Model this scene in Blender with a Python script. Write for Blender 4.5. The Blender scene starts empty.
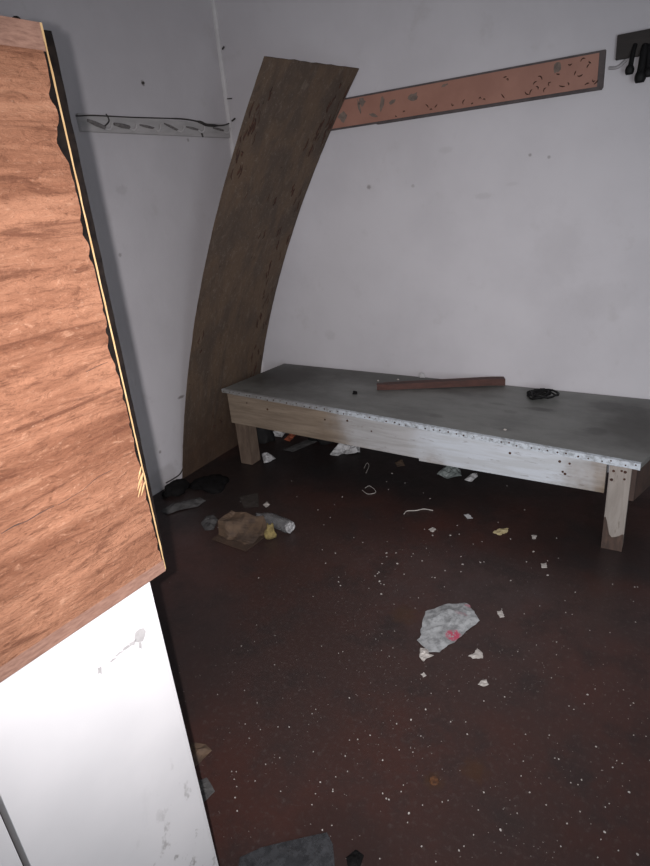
import bpy, bmesh, math, random
import numpy as np
from mathutils import Vector, Matrix, noise
from mathutils.geometry import delaunay_2d_cdt

SC = bpy.context.scene
COL = SC.collection
H = 1.5                                   # eye height of the phone
YB, XL, CEIL = 3.117, -2.452, 2.75        # back wall, left wall, ceiling
XR = 1.75                                 # right wall (outside the frame)
YF0, YF1 = -0.60, -0.42                   # front wall, with the doorway the photo is taken from
YJ = 0.213                                # the thick pier the door leaf hangs on
DX0, DX1, DH = -0.735, 0.45, 2.08         # doorway

# ------------------------------------------------------------------ camera
F, YAW, PITCH, ROLL = 582.37, 0.5663, 0.3869, -0.0941
def cam_axes():
    cy, sy, cp, sp = math.cos(YAW), math.sin(YAW), math.cos(PITCH), math.sin(PITCH)
    w = Vector((-sy*cp, cy*cp, -sp)); r = Vector((cy, sy, 0)); u = r.cross(w)
    c, s = math.cos(ROLL), math.sin(ROLL)
    return c*r + s*u, -s*r + c*u, w
CR, CU, CW = cam_axes()
EYE = Vector((0, 0, H))
cam = bpy.data.cameras.new('camera')
cam.sensor_fit = 'VERTICAL'; cam.sensor_height = 24.0; cam.lens = F/866*24.0
cam.clip_start = 0.02
camo = bpy.data.objects.new('camera', cam); COL.objects.link(camo)
M = Matrix.Identity(4)
for i in range(3):
    M[i][0], M[i][1], M[i][2], M[i][3] = CR[i], CU[i], -CW[i], EYE[i]
camo.matrix_world = M
SC.camera = camo

# ------------------------------------------------------------------ light and exposure
SC.view_settings.view_transform = 'Standard'
SC.view_settings.look = 'None'
SC.view_settings.gamma = 1.0
SC.view_settings.exposure = 0.0
SC.view_settings.use_curve_mapping = False
world = bpy.data.worlds.new('world'); SC.world = world; world.use_nodes = True
world.node_tree.nodes['Background'].inputs[0].default_value = (0.75, 0.85, 1.0, 1)
world.node_tree.nodes['Background'].inputs[1].default_value = 0.3

def lamp(name, kind, loc, energy, color, **kw):
    l = bpy.data.lights.new(name, kind); l.energy = energy; l.color = color
    for k, v in kw.items(): setattr(l, k, v)
    o = bpy.data.objects.new(name, l); COL.objects.link(o); o.location = loc
    return o
# the phone's flash, three centimetres beside the lens
fl = EYE - CR*0.030 + CU*0.004
d = lamp('phone_flash', 'SPOT', fl, 180.0, (1.0, 0.945, 0.965), shadow_soft_size=0.006, spot_size=math.radians(101), spot_blend=1.0)
d.rotation_euler = CW.to_track_quat('-Z', 'Y').to_euler()
# grey daylight reaching the open doorway behind the photographer
d = lamp('doorway_daylight', 'AREA', (0.15, -1.15, 1.15), 6.0, (0.90, 0.95, 1.0), shape='RECTANGLE', size=1.5, size_y=1.7)
d.rotation_euler = (math.radians(90), 0, 0)
# added daylight fill in an unseen opening cut for it, right of the doorway
WX0, WX1, WZ0, WZ1 = .58, 1.42, .50, 1.70
d = lamp('front_fill', 'AREA', ((WX0+WX1)/2, YF1+.005, (WZ0+WZ1)/2), 26.0, (0.94, 0.99, 1.06), shape='RECTANGLE', size=.8, size_y=1.15)
d.rotation_euler = (math.radians(90), 0, 0)

# ------------------------------------------------------------------ helpers
def ray(px, py): return CW + CR*((px-325)/F) - CU*((py-433)/F)
def on_z(px, py, z=0.0):
    d = ray(px, py); return EYE + d*((z-H)/d.z)
def on_y(px, py, y):
    d = ray(px, py); return EYE + d*(y/d.y)
def on_x(px, py, x):
    d = ray(px, py); return EYE + d*(x/d.x)

def obj(name, bm, material, parent=None, smooth=False):
    me = bpy.data.meshes.new(name)
    bmesh.ops.recalc_face_normals(bm, faces=bm.faces)
    bm.to_mesh(me); bm.free()
    if smooth:
        for p in me.polygons: p.use_smooth = True
    if material: me.materials.append(material)
    o = bpy.data.objects.new(name, me); COL.objects.link(o)
    if parent: o.parent = parent
    return o
def tag(o, label, cat, group=None):
    o['label'] = label; o['category'] = cat
    if group: o['group'] = group
    return o
def thing(name, label, cat, loc=(0, 0, 0), rz=0.0, group=None):
    o = bpy.data.objects.new(name, None); COL.objects.link(o)
    o.location = loc; o.rotation_euler = (0, 0, rz); o.empty_display_size = 0.05
    return tag(o, label, cat, group)
def local(o, *pts):                       # world points into the frame of an unparented Empty
    R = Matrix.Rotation(-o.rotation_euler.z, 3, 'Z')
    return [R @ (Vector(p) - Vector(o.location)) for p in pts]
def struct(name, bm, m, parent=None):
    o = obj(name, bm, m, parent)
    if not parent: o['kind'] = 'structure'
    return o
def hexa(bm, c):                          # eight corners: bottom loop, then top loop
    v = [bm.verts.new(p) for p in c]
    for f in ((0,1,2,3), (4,5,6,7), (0,1,5,4), (1,2,6,5), (2,3,7,6), (3,0,4,7)):
        bm.faces.new([v[i] for i in f])
    return v
def box(bm, x0, y0, z0, x1, y1, z1):
    return hexa(bm, [(x0,y0,z0),(x1,y0,z0),(x1,y1,z0),(x0,y1,z0),(x0,y0,z1),(x1,y0,z1),(x1,y1,z1),(x0,y1,z1)])
def newbox(*a, bev=0.0):
    bm = bmesh.new(); box(bm, *a)
    if bev: bmesh.ops.bevel(bm, geom=bm.edges[:], offset=bev, segments=2, affect='EDGES')
    return bm
def beam(bm, a, b, w, h, up=(0, 0, 1)):   # bar of section w x h from a to b
    a, b = Vector(a), Vector(b); d = (b-a).normalized()
    s = d.cross(Vector(up))
    if s.length < 1e-4: s = d.cross(Vector((1, 0, 0)))
    s.normalize(); t = s.cross(d)
    q = [(-1,-1), (1,-1), (1,1), (-1,1)]
    return hexa(bm, [a+s*i*w/2+t*j*h/2 for i, j in q] + [b+s*i*w/2+t*j*h/2 for i, j in q])
def tube(bm, pts, r, n=8):                # round rod along points; r may be a list
    pts = [Vector(p) for p in pts]; k = len(pts)
    rs = r if isinstance(r, (list, tuple)) else [r]*k
    rings = []; ref = None
    for i in range(k):
        d = (pts[min(i+1, k-1)] - pts[max(i-1, 0)])
        d = d.normalized() if d.length > 1e-9 else Vector((0, 0, 1))
        if ref is None: ref = d.orthogonal().normalized()
        s = (ref - d*ref.dot(d))
        s = s.normalized() if s.length > 1e-5 else d.orthogonal().normalized()
        ref = s; t = d.cross(s)
        rings.append([bm.verts.new(pts[i] + (s*math.cos(a) + t*math.sin(a))*rs[i]) for a in [2*math.pi*j/n for j in range(n)]])
    for i in range(k-1):
        for j in range(n):
            bm.faces.new((rings[i][j], rings[i][(j+1) % n], rings[i+1][(j+1) % n], rings[i+1][j]))
    bm.faces.new(rings[0][::-1]); bm.faces.new(rings[-1])
def smooth_path(pts, n=6):                # Catmull-Rom
    P = [Vector(p) for p in pts]; P = [2*P[0]-P[1]] + P + [2*P[-1]-P[-2]]; o = []
    for i in range(1, len(P)-2):
        for k in range(n):
            t = k/n; a, b, c, d = P[i-1], P[i], P[i+1], P[i+2]
            o.append(0.5*((2*b) + (c-a)*t + (2*a-5*b+4*c-d)*t*t + (3*b-a-3*c+d)*t**3))
    return o + [P[-2]]
def inside(p, poly):
    r = False; j = len(poly)-1
    for i in range(len(poly)):
        (xi, yi), (xj, yj) = poly[i], poly[j]
        if (yi > p[1]) != (yj > p[1]) and p[0] < (xj-xi)*(p[1]-yi)/(yj-yi)+xi: r = not r
        j = i
    return r
def edge_dist(p, poly):
    m = 9.0
    for i in range(len(poly)):
        a, b = Vector(poly[i-1]), Vector(poly[i]); q = Vector(p); ab = b-a
        t = max(0, min(1, (q-a).dot(ab)/max(ab.length_squared, 1e-12))); m = min(m, (q-a-ab*t).length)
    return m
def crumple_bm(poly, amp, step, seed, freq=None, thick=0.0012, base=0.0015, ragged=0.0, edge=0.25):
    """a creased sheet lying on z = 0, its outline a list of x, y"""
    rnd = random.Random(seed); pts = []
    for i in range(len(poly)):
        a, b = Vector(poly[i-1]), Vector(poly[i]); n = max(1, int((b-a).length/step))
        for k in range(n):
            q = a.lerp(b, k/n)
            if k and ragged: q = q + Vector((rnd.uniform(-1, 1), rnd.uniform(-1, 1)))*ragged
            pts.append(q)
    nb = len(pts); loop = [(p.x, p.y) for p in pts]
    x0, x1 = min(p[0] for p in loop), max(p[0] for p in loop); y0, y1 = min(p[1] for p in loop), max(p[1] for p in loop)
    y = y0
    while y < y1:
        x = x0
        while x < x1:
            q = (x+rnd.uniform(-.4, .4)*step, y+rnd.uniform(-.4, .4)*step)
            if inside(q, loop) and edge_dist(q, loop) > step*.45: pts.append(Vector(q))
            x += step
        y += step
    vs, es, fs, *_ = delaunay_2d_cdt([Vector((p[0], p[1])) for p in pts], [], [list(range(nb))], 1, 1e-6)
    f = freq or 1.6/max(x1-x0, y1-y0)*2; size = max(x1-x0, y1-y0)
    bm = bmesh.new(); V = []
    for v in vs:
        n1 = noise.noise(Vector((v.x*f, v.y*f, seed*3.7))); n2 = noise.noise(Vector((v.x*f*2.7, v.y*f*2.7, seed*1.3+9)))
        ridge = (1-abs(n1)*2)*.6 + (1-abs(n2)*2)*.4
        e = min(1, edge_dist(v, loop)/(size*.16)); e = edge + (1-edge)*e
        V.append(bm.verts.new((v.x, v.y, base + amp*max(0, ridge)*e)))
    for t in fs:
        try: bm.faces.new([V[i] for i in t])
        except ValueError: pass
    bmesh.ops.recalc_face_normals(bm, faces=bm.faces)
    if sum(fc.normal.z for fc in bm.faces) < 0: bmesh.ops.reverse_faces(bm, faces=bm.faces)
    low = {}
    faces = bm.faces[:]; bound = [e for e in bm.edges if len(e.link_faces) == 1]
    for v in bm.verts[:]: low[v] = bm.verts.new(v.co - Vector((0, 0, thick)))
    for fc in faces: bm.faces.new([low[v] for v in reversed(fc.verts)])
    for e in bound:
        a, b = e.verts; bm.faces.new((a, b, low[b], low[a]))
    return bm
def centre(poly): return Vector((sum(p[0] for p in poly)/len(poly), sum(p[1] for p in poly)/len(poly)))
def scrap(name, px, amp, m, label, cat, seed, z=0.0, step=None, group=None, ragged=0.0, thick=0.0012, parent=None, freq=None, edge=0.25):
    """a creased piece lying on a level surface, its outline given where it lies"""
    w = [on_z(x, y, z) for x, y in px]; c = centre([(p.x, p.y) for p in w])
    poly = [(p.x-c.x, p.y-c.y) for p in w]
    size = max(max(abs(a), abs(b)) for a, b in poly)
    bm = crumple_bm(poly, amp, step or size/5, seed, ragged=ragged, thick=thick, base=thick+0.0004, freq=freq, edge=edge)
    o = obj(name, bm, m); o.location = (c.x, c.y, z)
    return tag(o, label, cat, group)

# ------------------------------------------------------------------ materials
class NT:
    def __init__(s, name):
        s.m = bpy.data.materials.new(name); s.m.use_nodes = True
        s.t = s.m.node_tree; s.b = s.t.nodes['Principled BSDF']
        s.co = s.t.nodes.new('ShaderNodeTexCoord')
        s.obj = s.co.outputs['Object']
    def n(s, kind, **kw):
        x = s.t.nodes.new('ShaderNode'+kind)
        for k, v in kw.items():
            if k in x.inputs: x.inputs[k].default_value = v
            else: setattr(x, k, v)
        return x
    def l(s, a, b): s.t.links.new(a, b)
    def mapping(s, scale=(1, 1, 1), loc=(0, 0, 0), rot=(0, 0, 0), src=None):
        m = s.n('Mapping'); m.inputs['Scale'].default_value = scale; m.inputs['Location'].default_value = loc; m.inputs['Rotation'].default_value = rot
        s.l(src or s.obj, m.inputs['Vector']); return m.outputs[0]
    def noise(s, scale, detail=4, rough=.55, vec=None, dist=0.0):
        x = s.n('TexNoise'); x.inputs['Scale'].default_value = scale; x.inputs['Detail'].default_value = detail
        x.inputs['Roughness'].default_value = rough; x.inputs['Distortion'].default_value = dist
        s.l(vec or s.obj, x.inputs['Vector']); return x.outputs['Fac']
    def ramp(s, fac, lo, hi, a=0.0, b=1.0):
        x = s.n('MapRange'); x.interpolation_type = 'SMOOTHSTEP'
        for k, v in zip(('From Min', 'From Max', 'To Min', 'To Max'), (lo, hi, a, b)): x.inputs[k].default_value = v
        s.l(fac, x.inputs['Value']); return x.outputs[0]
    def math(s, op, a, b=None):
        x = s.n('Math', operation=op)
        for i, v in enumerate((a, b)):
            if v is None: continue
            if isinstance(v, (int, float)): x.inputs[i].default_value = v
            else: s.l(v, x.inputs[i])
        return x.outputs[0]
    def mix(s, fac, a, b):
        x = s.n('Mix', data_type='RGBA')
        for i, v in ((0, fac), (6, a), (7, b)):
            if isinstance(v, (int, float)): x.inputs[i].default_value = v
            elif isinstance(v, tuple): x.inputs[i].default_value = (*v[:3], 1)
            else: s.l(v, x.inputs[i])
        return x.outputs[2]
    off = Vector((0, 0, 0))
    def spot(s, p, r, soft=0.4, wob=0.35):          # a stain of its own at a point of the thing
        p = Vector(p) - NT.off
        v = s.n('VectorMath', operation='SUBTRACT'); s.l(s.obj, v.inputs[0]); v.inputs[1].default_value = p
        if isinstance(r, (int, float)): r = (r, r, r)
        q = s.n('VectorMath', operation='DIVIDE'); s.l(v.outputs[0], q.inputs[0]); q.inputs[1].default_value = r
        ln = s.n('VectorMath', operation='LENGTH'); s.l(q.outputs[0], ln.inputs[0])
        nz = s.noise(2.2/min(r), 3)
        d = s.math('ADD', ln.outputs['Value'], s.math('MULTIPLY', s.math('SUBTRACT', nz, .5), wob*2))
        return s.ramp(d, 1.0-soft, 1.0, 1.0, 0.0)
    def bump(s, h, strength=.3, dist=.01):
        x = s.n('Bump'); x.inputs['Strength'].default_value = strength; x.inputs['Distance'].default_value = dist
        s.l(h, x.inputs['Height']); s.l(x.outputs[0], s.b.inputs['Normal'])
    def done(s, col=None, rough=None, **kw):
        for k, v in (('Base Color', col), ('Roughness', rough)):
            if v is None: continue
            if isinstance(v, tuple): s.b.inputs[k].default_value = (*v[:3], 1)
            elif isinstance(v, (int, float)): s.b.inputs[k].default_value = v
            else: s.l(v, s.b.inputs[k])
        for k, v in kw.items(): s.b.inputs[k.replace('_', ' ')].default_value = v
        return s.m
def plain(name, c, c2=None, scale=30, rough=.7, bump=.2, stretch=(1, 1, 1), spec=.4, **kw):
    t = NT(name); v = t.mapping(stretch); n = t.noise(scale, 5, .6, v)
    col = t.mix(t.ramp(n, .3, .7), c, c2 or tuple(x*.7 for x in c))
    t.bump(n, bump, .004)
    return t.done(col, rough, Specular_IOR_Level=spec, **kw)

def wall_material(name, smudges):
    t = NT(name)
    big = t.noise(1.3, 5, .6); mid = t.noise(6, 5, .65); fine = t.noise(160, 3, .6)
    col = t.mix(t.ramp(big, .35, .7), (.60, .585, .60), (.535, .52, .535))
    col = t.mix(t.math('MULTIPLY', t.ramp(mid, .58, .78), .35), col, (.43, .41, .40))
    for p, r, a in smudges:
        col = t.mix(t.math('MULTIPLY', t.spot(p, r, .6, .5), a), col, (.20, .18, .17))
    t.bump(t.math('ADD', t.math('MULTIPLY', mid, 1.0), t.math('MULTIPLY', fine, .12)), .35, .006)
    return t.done(col, .75, Specular_IOR_Level=.25)
def bk(x, y): return tuple(on_y(x, y, YB))
def lf(x, y): return tuple(on_x(x, y, XL))
M_BACK = wall_material('painted plaster back', [
    (bk(369, 187), .016, .6), (bk(413, 186), .012, .35), (bk(483, 196), (.06, .03, .02), .14), (bk(512, 184), (.04, .03, .012), .10),
    (bk(530, 155), .010, .6), (bk(549, 157), .010, .5), (bk(446, 150), (.05, .05, .02), .12), (bk(600, 300), (.2, .2, .1), .08),
    (bk(330, 335), (.05, .05, .04), .12), (bk(560, 250), (.14, .1, .2), .07)])
M_LEFT = wall_material('painted plaster left', [
    (lf(143, 83), .016, .9), (lf(120, 255), .014, .5), (lf(122, 190), (.05, .05, .03), .15), (lf(181, 397), (.02, .035, .012), .8),
    (lf(187, 408), (.02, .03, .02), .5), (lf(160, 452), .012, .7), (lf(188, 140), .012, .6), (lf(160, 478), (.1, .22, .08), .25)])
M_WALL = wall_material('painted plaster', [])
def floor_material():
    t = NT('dark red screed')
    big = t.noise(1.1, 6, .62); mid = t.noise(5.5, 6, .65); fine = t.noise(60, 5, .7); grit = t.noise(330, 2, .5)
    col = t.mix(t.ramp(big, .40, .62), (.043, .0255, .0225), (.056, .0245, .0195))
    col = t.mix(t.math('MULTIPLY', t.ramp(mid, .45, .72), .7), col, (.025, .019, .018))
    col = t.mix(t.math('MULTIPLY', t.ramp(fine, .52, .74), .6), col, (.082, .063, .057))
    # soot and wet dirt along the walls, mixed with painted shade under the bench
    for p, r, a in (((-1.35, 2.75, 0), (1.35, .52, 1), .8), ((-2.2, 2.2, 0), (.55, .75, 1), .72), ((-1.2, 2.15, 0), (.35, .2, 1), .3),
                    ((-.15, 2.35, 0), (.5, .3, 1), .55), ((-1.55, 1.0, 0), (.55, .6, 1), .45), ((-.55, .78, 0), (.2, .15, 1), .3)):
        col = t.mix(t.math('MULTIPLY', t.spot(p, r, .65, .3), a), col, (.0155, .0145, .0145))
    for p, r in ((tuple(on_z(434, 781)), .035), (tuple(on_z(475, 770)), .05), (tuple(on_z(405, 615)), .07)):
        col = t.mix(t.math('MULTIPLY', t.spot(p, r, .7, .5), .5), col, (.06, .03, .014))
    col = t.mix(t.math('MULTIPLY', t.ramp(grit, .70, .76), t.ramp(mid, .42, .62, .0, .55)), col, (.30, .27, .25))
    t.bump(t.math('ADD', t.math('MULTIPLY', fine, .5), t.math('MULTIPLY', mid, 1.0)), .30, .006)
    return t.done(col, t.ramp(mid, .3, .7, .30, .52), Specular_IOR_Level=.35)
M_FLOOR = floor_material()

def ply_material():
    t = NT('brown plywood veneer')
    a = t.noise(2.6, 5, .6, t.mapping((1, .55, 5.5)), 1.0); b = t.noise(6, 6, .75, t.mapping((1, .8, 8)), .8)
    c = t.noise(42, 6, .78, t.mapping((1, .9, 2.6)), .8); e = t.noise(120, 4, .75, t.mapping((1, .8, 1.8)))
    col = t.mix(t.ramp(a, .38, .62), (.200, .095, .056), (.112, .047, .026))
    col = t.mix(t.math('MULTIPLY', t.ramp(b, .50, .66), .70), col, (.056, .020, .011))
    col = t.mix(t.math('MULTIPLY', t.ramp(b, .44, .30), .6), col, (.215, .112, .068))
    col = t.mix(t.math('MULTIPLY', t.ramp(c, .54, .70), t.ramp(b, .62, .38, .10, .70)), col, (.30, .172, .112))
    col = t.mix(t.math('MULTIPLY', t.ramp(c, .48, .34), .65), col, (.066, .026, .014))
    col = t.mix(t.math('MULTIPLY', t.ramp(e, .60, .72), .35), col, (.32, .20, .14))
    col = t.mix(t.math('MULTIPLY', t.ramp(e, .42, .30), .40), col, (.05, .02, .011))
    t.bump(t.math('ADD', t.math('ADD', b, c), t.math('MULTIPLY', e, .6)), .75, .005)
    return t.done(col, .8, Specular_IOR_Level=.12)
M_PLY = ply_material()
M_PLYCORE = plain('rough inner ply', (.17, .095, .068), (.115, .060, .042), 40, .8, .3, (1, 1.5, 6))
M_PLYEDGE = plain('raw yellow ply edge', (.34, .24, .12), (.25, .155, .065), 30, .7)
M_EDGEBLACK = plain('black adhesive and edge layer', (.004, .0035, .0035), (.009, .007, .006), 60, .9, .2, spec=.02)
def door_material():
    t = NT('white door paint')
    s1 = t.noise(26, 4, .7, t.mapping((1, 1, .55), rot=(.6, 0, 0))); big = t.noise(4, 4)
    col = t.mix(t.ramp(big, .3, .7), (.52, .515, .515), (.47, .468, .47))
    # scuffs get denser where feet and bags rub, near the bottom and the free edge
    low = t.spot((-.69, .52, .22), (.4, .30, .42), .8, .3)
    col = t.mix(t.math('MULTIPLY', t.math('MULTIPLY', t.ramp(s1, .575, .67), .85), low), col, (.24, .23, .22))
    t.bump(big, .1, .003)
    return t.done(col, .42, Specular_IOR_Level=.4)
M_DOOR = door_material()
M_CHIP = plain('bare grey undercoat', (.30, .295, .29), (.25, .245, .24), 60, .8)
def warped_material():
    t = NT('weathered hardboard')
    v = t.mapping((3, 3, .8)); a = t.noise(2.2, 6, .68, v, .8); b = t.noise(11, 6, .75, v, .5); g = t.noise(75, 5, .78); w = t.noise(26, 4, .7, t.mapping((1, 1, .45)))
    col = t.mix(t.ramp(a, .36, .62), (.114, .077, .051), (.078, .057, .043))
    col = t.mix(t.math('MULTIPLY', t.ramp(b, .52, .70), .6), col, (.165, .130, .098))
    col = t.mix(t.math('MULTIPLY', t.ramp(b, .46, .32), .5), col, (.052, .034, .024))
    col = t.mix(t.math('MULTIPLY', t.ramp(g, .56, .70), .5), col, (.24, .205, .17))
    col = t.mix(t.math('MULTIPLY', t.ramp(w, .66, .72), .75), col, (.032, .020, .014))
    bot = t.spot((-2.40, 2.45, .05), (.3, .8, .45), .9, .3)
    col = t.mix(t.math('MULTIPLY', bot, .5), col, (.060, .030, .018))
    t.bump(t.math('ADD', b, t.math('MULTIPLY', g, .4)), .45, .006)
    return t.done(col, .75, Specular_IOR_Level=.25)
NT.off = Vector((-2.44, 2.55, 0)); M_WARP = warped_material(); NT.off = Vector((0, 0, 0))
M_SCAR = plain('dark torn fibres', (.060, .026, .016), (.028, .015, .011), 60, .9)
M_PINK = plain('dull pink paint', (.35, .178, .130), (.30, .148, .108), 7, .55, .2)
M_PINKCHIP = plain('grey patch where paint is gone', (.21, .16, .13), (.13, .10, .085), 40, .85)
M_DKBOARD = plain('dark grey board', (.10, .082, .08), (.06, .05, .05), 20, .7)
M_RUST = plain('rust', (.075, .028, .014), (.03, .014, .010), 80, .8)
M_RAIL = plain('grey painted wood', (.47, .455, .45), (.38, .37, .365), 14, .6, .2, (3, .6, 3))
M_HOOK = plain('painted metal hook', (.22, .21, .20), (.11, .10, .10), 60, .5)
M_WIRE = plain('blackened wire', (.03, .027, .027), (.05, .045, .04), 60, .6)
M_CORNER = plain('white corner filler', (.66, .65, .65), (.56, .55, .55), 10, .6)
M_DKWOOD = plain('dark brown wood', (.022, .016, .013), (.013, .010, .008), 16, .6, .2, (.6, 3, 3))
M_BLACK = plain('black plastic', (.006, .006, .006), (.009, .009, .009), 30, .6, spec=.2)
def top_material():
    t = NT('dark worn sheet')
    v = t.mapping((1, 2.6, 1)); a = t.noise(3.2, 6, .68, v); b = t.noise(16, 6, .75); g = t.noise(150, 3, .6)
    col = t.mix(t.ramp(a, .35, .68), (.200, .204, .190), (.140, .141, .132))
    col = t.mix(t.math('MULTIPLY', t.ramp(b, .5, .75), .4), col, (.235, .23, .215))
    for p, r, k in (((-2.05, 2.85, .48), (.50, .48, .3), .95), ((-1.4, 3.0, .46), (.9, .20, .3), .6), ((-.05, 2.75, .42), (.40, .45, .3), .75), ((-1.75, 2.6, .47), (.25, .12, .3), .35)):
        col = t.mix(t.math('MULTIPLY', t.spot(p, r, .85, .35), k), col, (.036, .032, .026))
    z = .45
    for (x, y, r, k) in ((607, 408, (.10, .085, .2), .55), (632, 411, (.09, .075, .2), .5), (597, 432, (.065, .06, .2), .6), (540, 412, (.10, .03, .2), .55),
                         (510, 415, (.05, .03, .2), .3), (436, 416, (.05, .03, .2), .35), (498, 403, (.06, .02, .2), .35), (505, 432, (.04, .03, .2), .3), (574, 412, .008, .8)):
        p = on_z(x, y, .45 if x < 500 else .425)
        col = t.mix(t.math('MULTIPLY', t.spot(tuple(p), r, .6, .28), k), col, (.055, .052, .048))
    t.bump(t.math('ADD', b, t.math('MULTIPLY', g, .3)), .15, .003)
    return t.done(col, .50, Specular_IOR_Level=.40)
def bench_wood(name, wash, upright=False):
    t = NT(name)
    v = t.mapping((9, 6, 1.0) if upright else (1.1, 6, 14)); a = t.noise(3, 6, .65, v, .5); b = t.noise(12, 4, .7, t.mapping((5, 4, 1) if upright else (1, 4, 5)))
    col = t.mix(t.ramp(a, .35, .68), (.27, .215, .16), (.185, .143, .105))
    for p, r, k in wash:
        col = t.mix(t.math('MULTIPLY', t.spot(p, r, .5, .25), k), col, t.mix(t.ramp(a, .4, .62), (.56, .60, .64), (.49, .515, .53)))
    col = t.mix(t.math('MULTIPLY', t.ramp(b, .58, .72), .6), col, (.15, .12, .095))
    t.bump(a, .25, .003)
    return t.done(col, .62, Specular_IOR_Level=.3)
M_LEGLEFT = plain('damp brown leg wood', (.165, .122, .090), (.105, .074, .055), 12, .65, .25, (4, 4, 1))
M_LEGDARK = plain('wet stained wood', (.15, .095, .065), (.09, .06, .045), 18, .5, .2, (4, 4, 1))

M_REDWOOD = plain('red brown stained wood', (.080, .030, .021), (.052, .020, .014), 12, .6, .2, (.5, 3, 3))
M_PALE = plain('pale flake', (.52, .49, .45), (.36, .33, .30), 60, .8)
M_GRIT = plain('fine pale grit', (.36, .32, .29), (.22, .20, .18), 60, .8)
M_PAPER = plain('dirty white paper', (.60, .60, .60), (.40, .40, .40), 25, .75)
M_YELLOW = plain('yellowed paper', (.56, .48, .27), (.42, .34, .18), 30, .8)
M_CARD = plain('damp brown cardboard', (.075, .046, .030), (.045, .029, .020), 14, .8)
M_CARD2 = plain('stained tan cardboard', (.135, .088, .055), (.050, .034, .025), 13, .8)
M_FOAM = plain('torn yellow foam', (.30, .235, .09), (.16, .12, .05), 45, .9, .6)
M_BAGBLACK = plain('black bin bag', (.010, .010, .010), (.016, .015, .015), 20, .7, .3, spec=.2)
M_RAG = plain('sooty grey rag', (.10, .098, .095), (.045, .043, .042), 18, .85, .5)
M_SOOT = plain('black sooty heap', (.006, .0055, .0055), (.011, .0105, .0105), 30, .95, .6, spec=.1)
M_GREENBAG = plain('dull green-grey plastic', (.24, .27, .26), (.13, .15, .145), 22, .4)
def film_material(name, col, pink=None, alpha=.8, rough=.35):
    t = NT(name)
    a = t.noise(38, 5, .7); b = t.noise(95, 3, .7)
    c = t.mix(t.ramp(a, .38, .66), col, tuple(x*.52 for x in col))
    if pink:
        for p, r, k in pink: c = t.mix(t.math('MULTIPLY', t.math('MULTIPLY', t.spot(p, r, .4, .6), t.ramp(b, .38, .52)), k), c, (.44, .075, .12))
    t.bump(a, .25, .004)
    t.b.inputs['Alpha'].default_value = alpha
    return t.done(c, rough, Specular_IOR_Level=.5)
M_CLEAR = film_material('clear bottle plastic', (.24, .24, .24), None, .5, .25)
M_TRAY = film_material('grey translucent plastic', (.060, .062, .066), None, .9, .22)

# ------------------------------------------------------------------ setting
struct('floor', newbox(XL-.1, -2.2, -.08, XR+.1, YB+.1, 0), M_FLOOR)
struct('wall_back', newbox(XL-.1, YB, 0, XR+.1, YB+.1, CEIL), M_BACK)
struct('wall_left', newbox(XL-.1, YF0, 0, XL, YB, CEIL), M_LEFT)
struct('ceiling', newbox(XL-.1, YF0, CEIL, XR+.1, YB+.1, CEIL+.08), M_WALL)
struct('wall_right', newbox(XR, YF0, 0, XR+.1, YB, CEIL), M_WALL)
bm = bmesh.new()
box(bm, XL, YF0, 0, DX0, YJ, CEIL); box(bm, DX0, YF0, DH, DX1, YF1, CEIL)
box(bm, DX1, YF0, 0, WX0, YF1, CEIL); box(bm, WX1, YF0, 0, XR, YF1, CEIL); box(bm, WX0, YF0, 0, WX1, YF1, WZ0); box(bm, WX0, YF0, WZ1, WX1, YF1, CEIL)
struct('wall_front', bm, M_DOOR)

# filler run down the corner of the two walls
bm = bmesh.new(); pts = [(XL+.004, YB-.004, z) for z in (0, CEIL)]
tube(bm, pts, .017, 10)
struct('trim_1', bm, M_CORNER)

# ---- door leaf, opened inwards, with a sheet of plywood over its upper part
D = .55/.8
ex, ey = -1.0002*D, .8*D                  # free edge of the plywood
dirv = Vector((.0901, .9959, 0)); nrm = Vector((.9959, -.0901, 0))   # along the leaf, out of it
edge = Vector((ex, ey, 0))
def slab(bm, s0, s1, o0, o1, z0, z1):      # s along the leaf from the plywood's free edge, o out of its face
    q = lambda s, o, z: edge + dirv*s + nrm*o + Vector((0, 0, z))
    return hexa(bm, [q(s0,o0,z0), q(s1,o0,z0), q(s1,o1,z0), q(s0,o1,z0), q(s0,o0,z1), q(s1,o0,z1), q(s1,o1,z1), q(s0,o1,z1)])
PZ0, PZ1 = 0.940, 1.7175
bm = bmesh.new(); slab(bm, -.331, -.0335, -.058, -.016, .012, 1.690)
bmesh.ops.bevel(bm, geom=bm.edges[:], offset=.0008, segments=1, affect='EDGES')
door = struct('door_1', bm, M_DOOR)
bm = bmesh.new(); slab(bm, -.0327, -.028, -.058, -.0165, .012, 1.690)
bmesh.ops.bevel(bm, geom=bm.edges[:], offset=.0015, segments=2, affect='EDGES')
obj('edge_lipping', bm, M_DOOR, door)
door['label'] = 'narrow white door leaf standing open below the brown plywood'
bm = bmesh.new()
for s, z, w, h in ((-.070, .846, .012, .013), (-.086, .842, .009, .004), (-.099, .843, .007, .003), (-.114, .842, .007, .002), (-.126, .839, .005, .002), (-.150, .838, .004, .007), (-.074, .828, .003, .007)):
    v = []
    for k in range(9):
        a = k*math.tau/9; rr = 1+.35*math.sin(3.1*k+s*90)
        v.append((s+math.cos(a)*w*rr, z+math.sin(a)*h*rr))
    f0 = [bm.verts.new(edge+dirv*a+nrm*(-.0155)+Vector((0, 0, b))) for a, b in v]
    f1 = [bm.verts.new(edge+dirv*a+nrm*(-.0162)+Vector((0, 0, b))) for a, b in v]
    bm.faces.new(f0); bm.faces.new(f1[::-1])
    for i in range(9): bm.faces.new((f0[i], f0[(i+1) % 9], f1[(i+1) % 9], f1[i]))
obj('chipped_paint', bm, M_CHIP, door)

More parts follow.
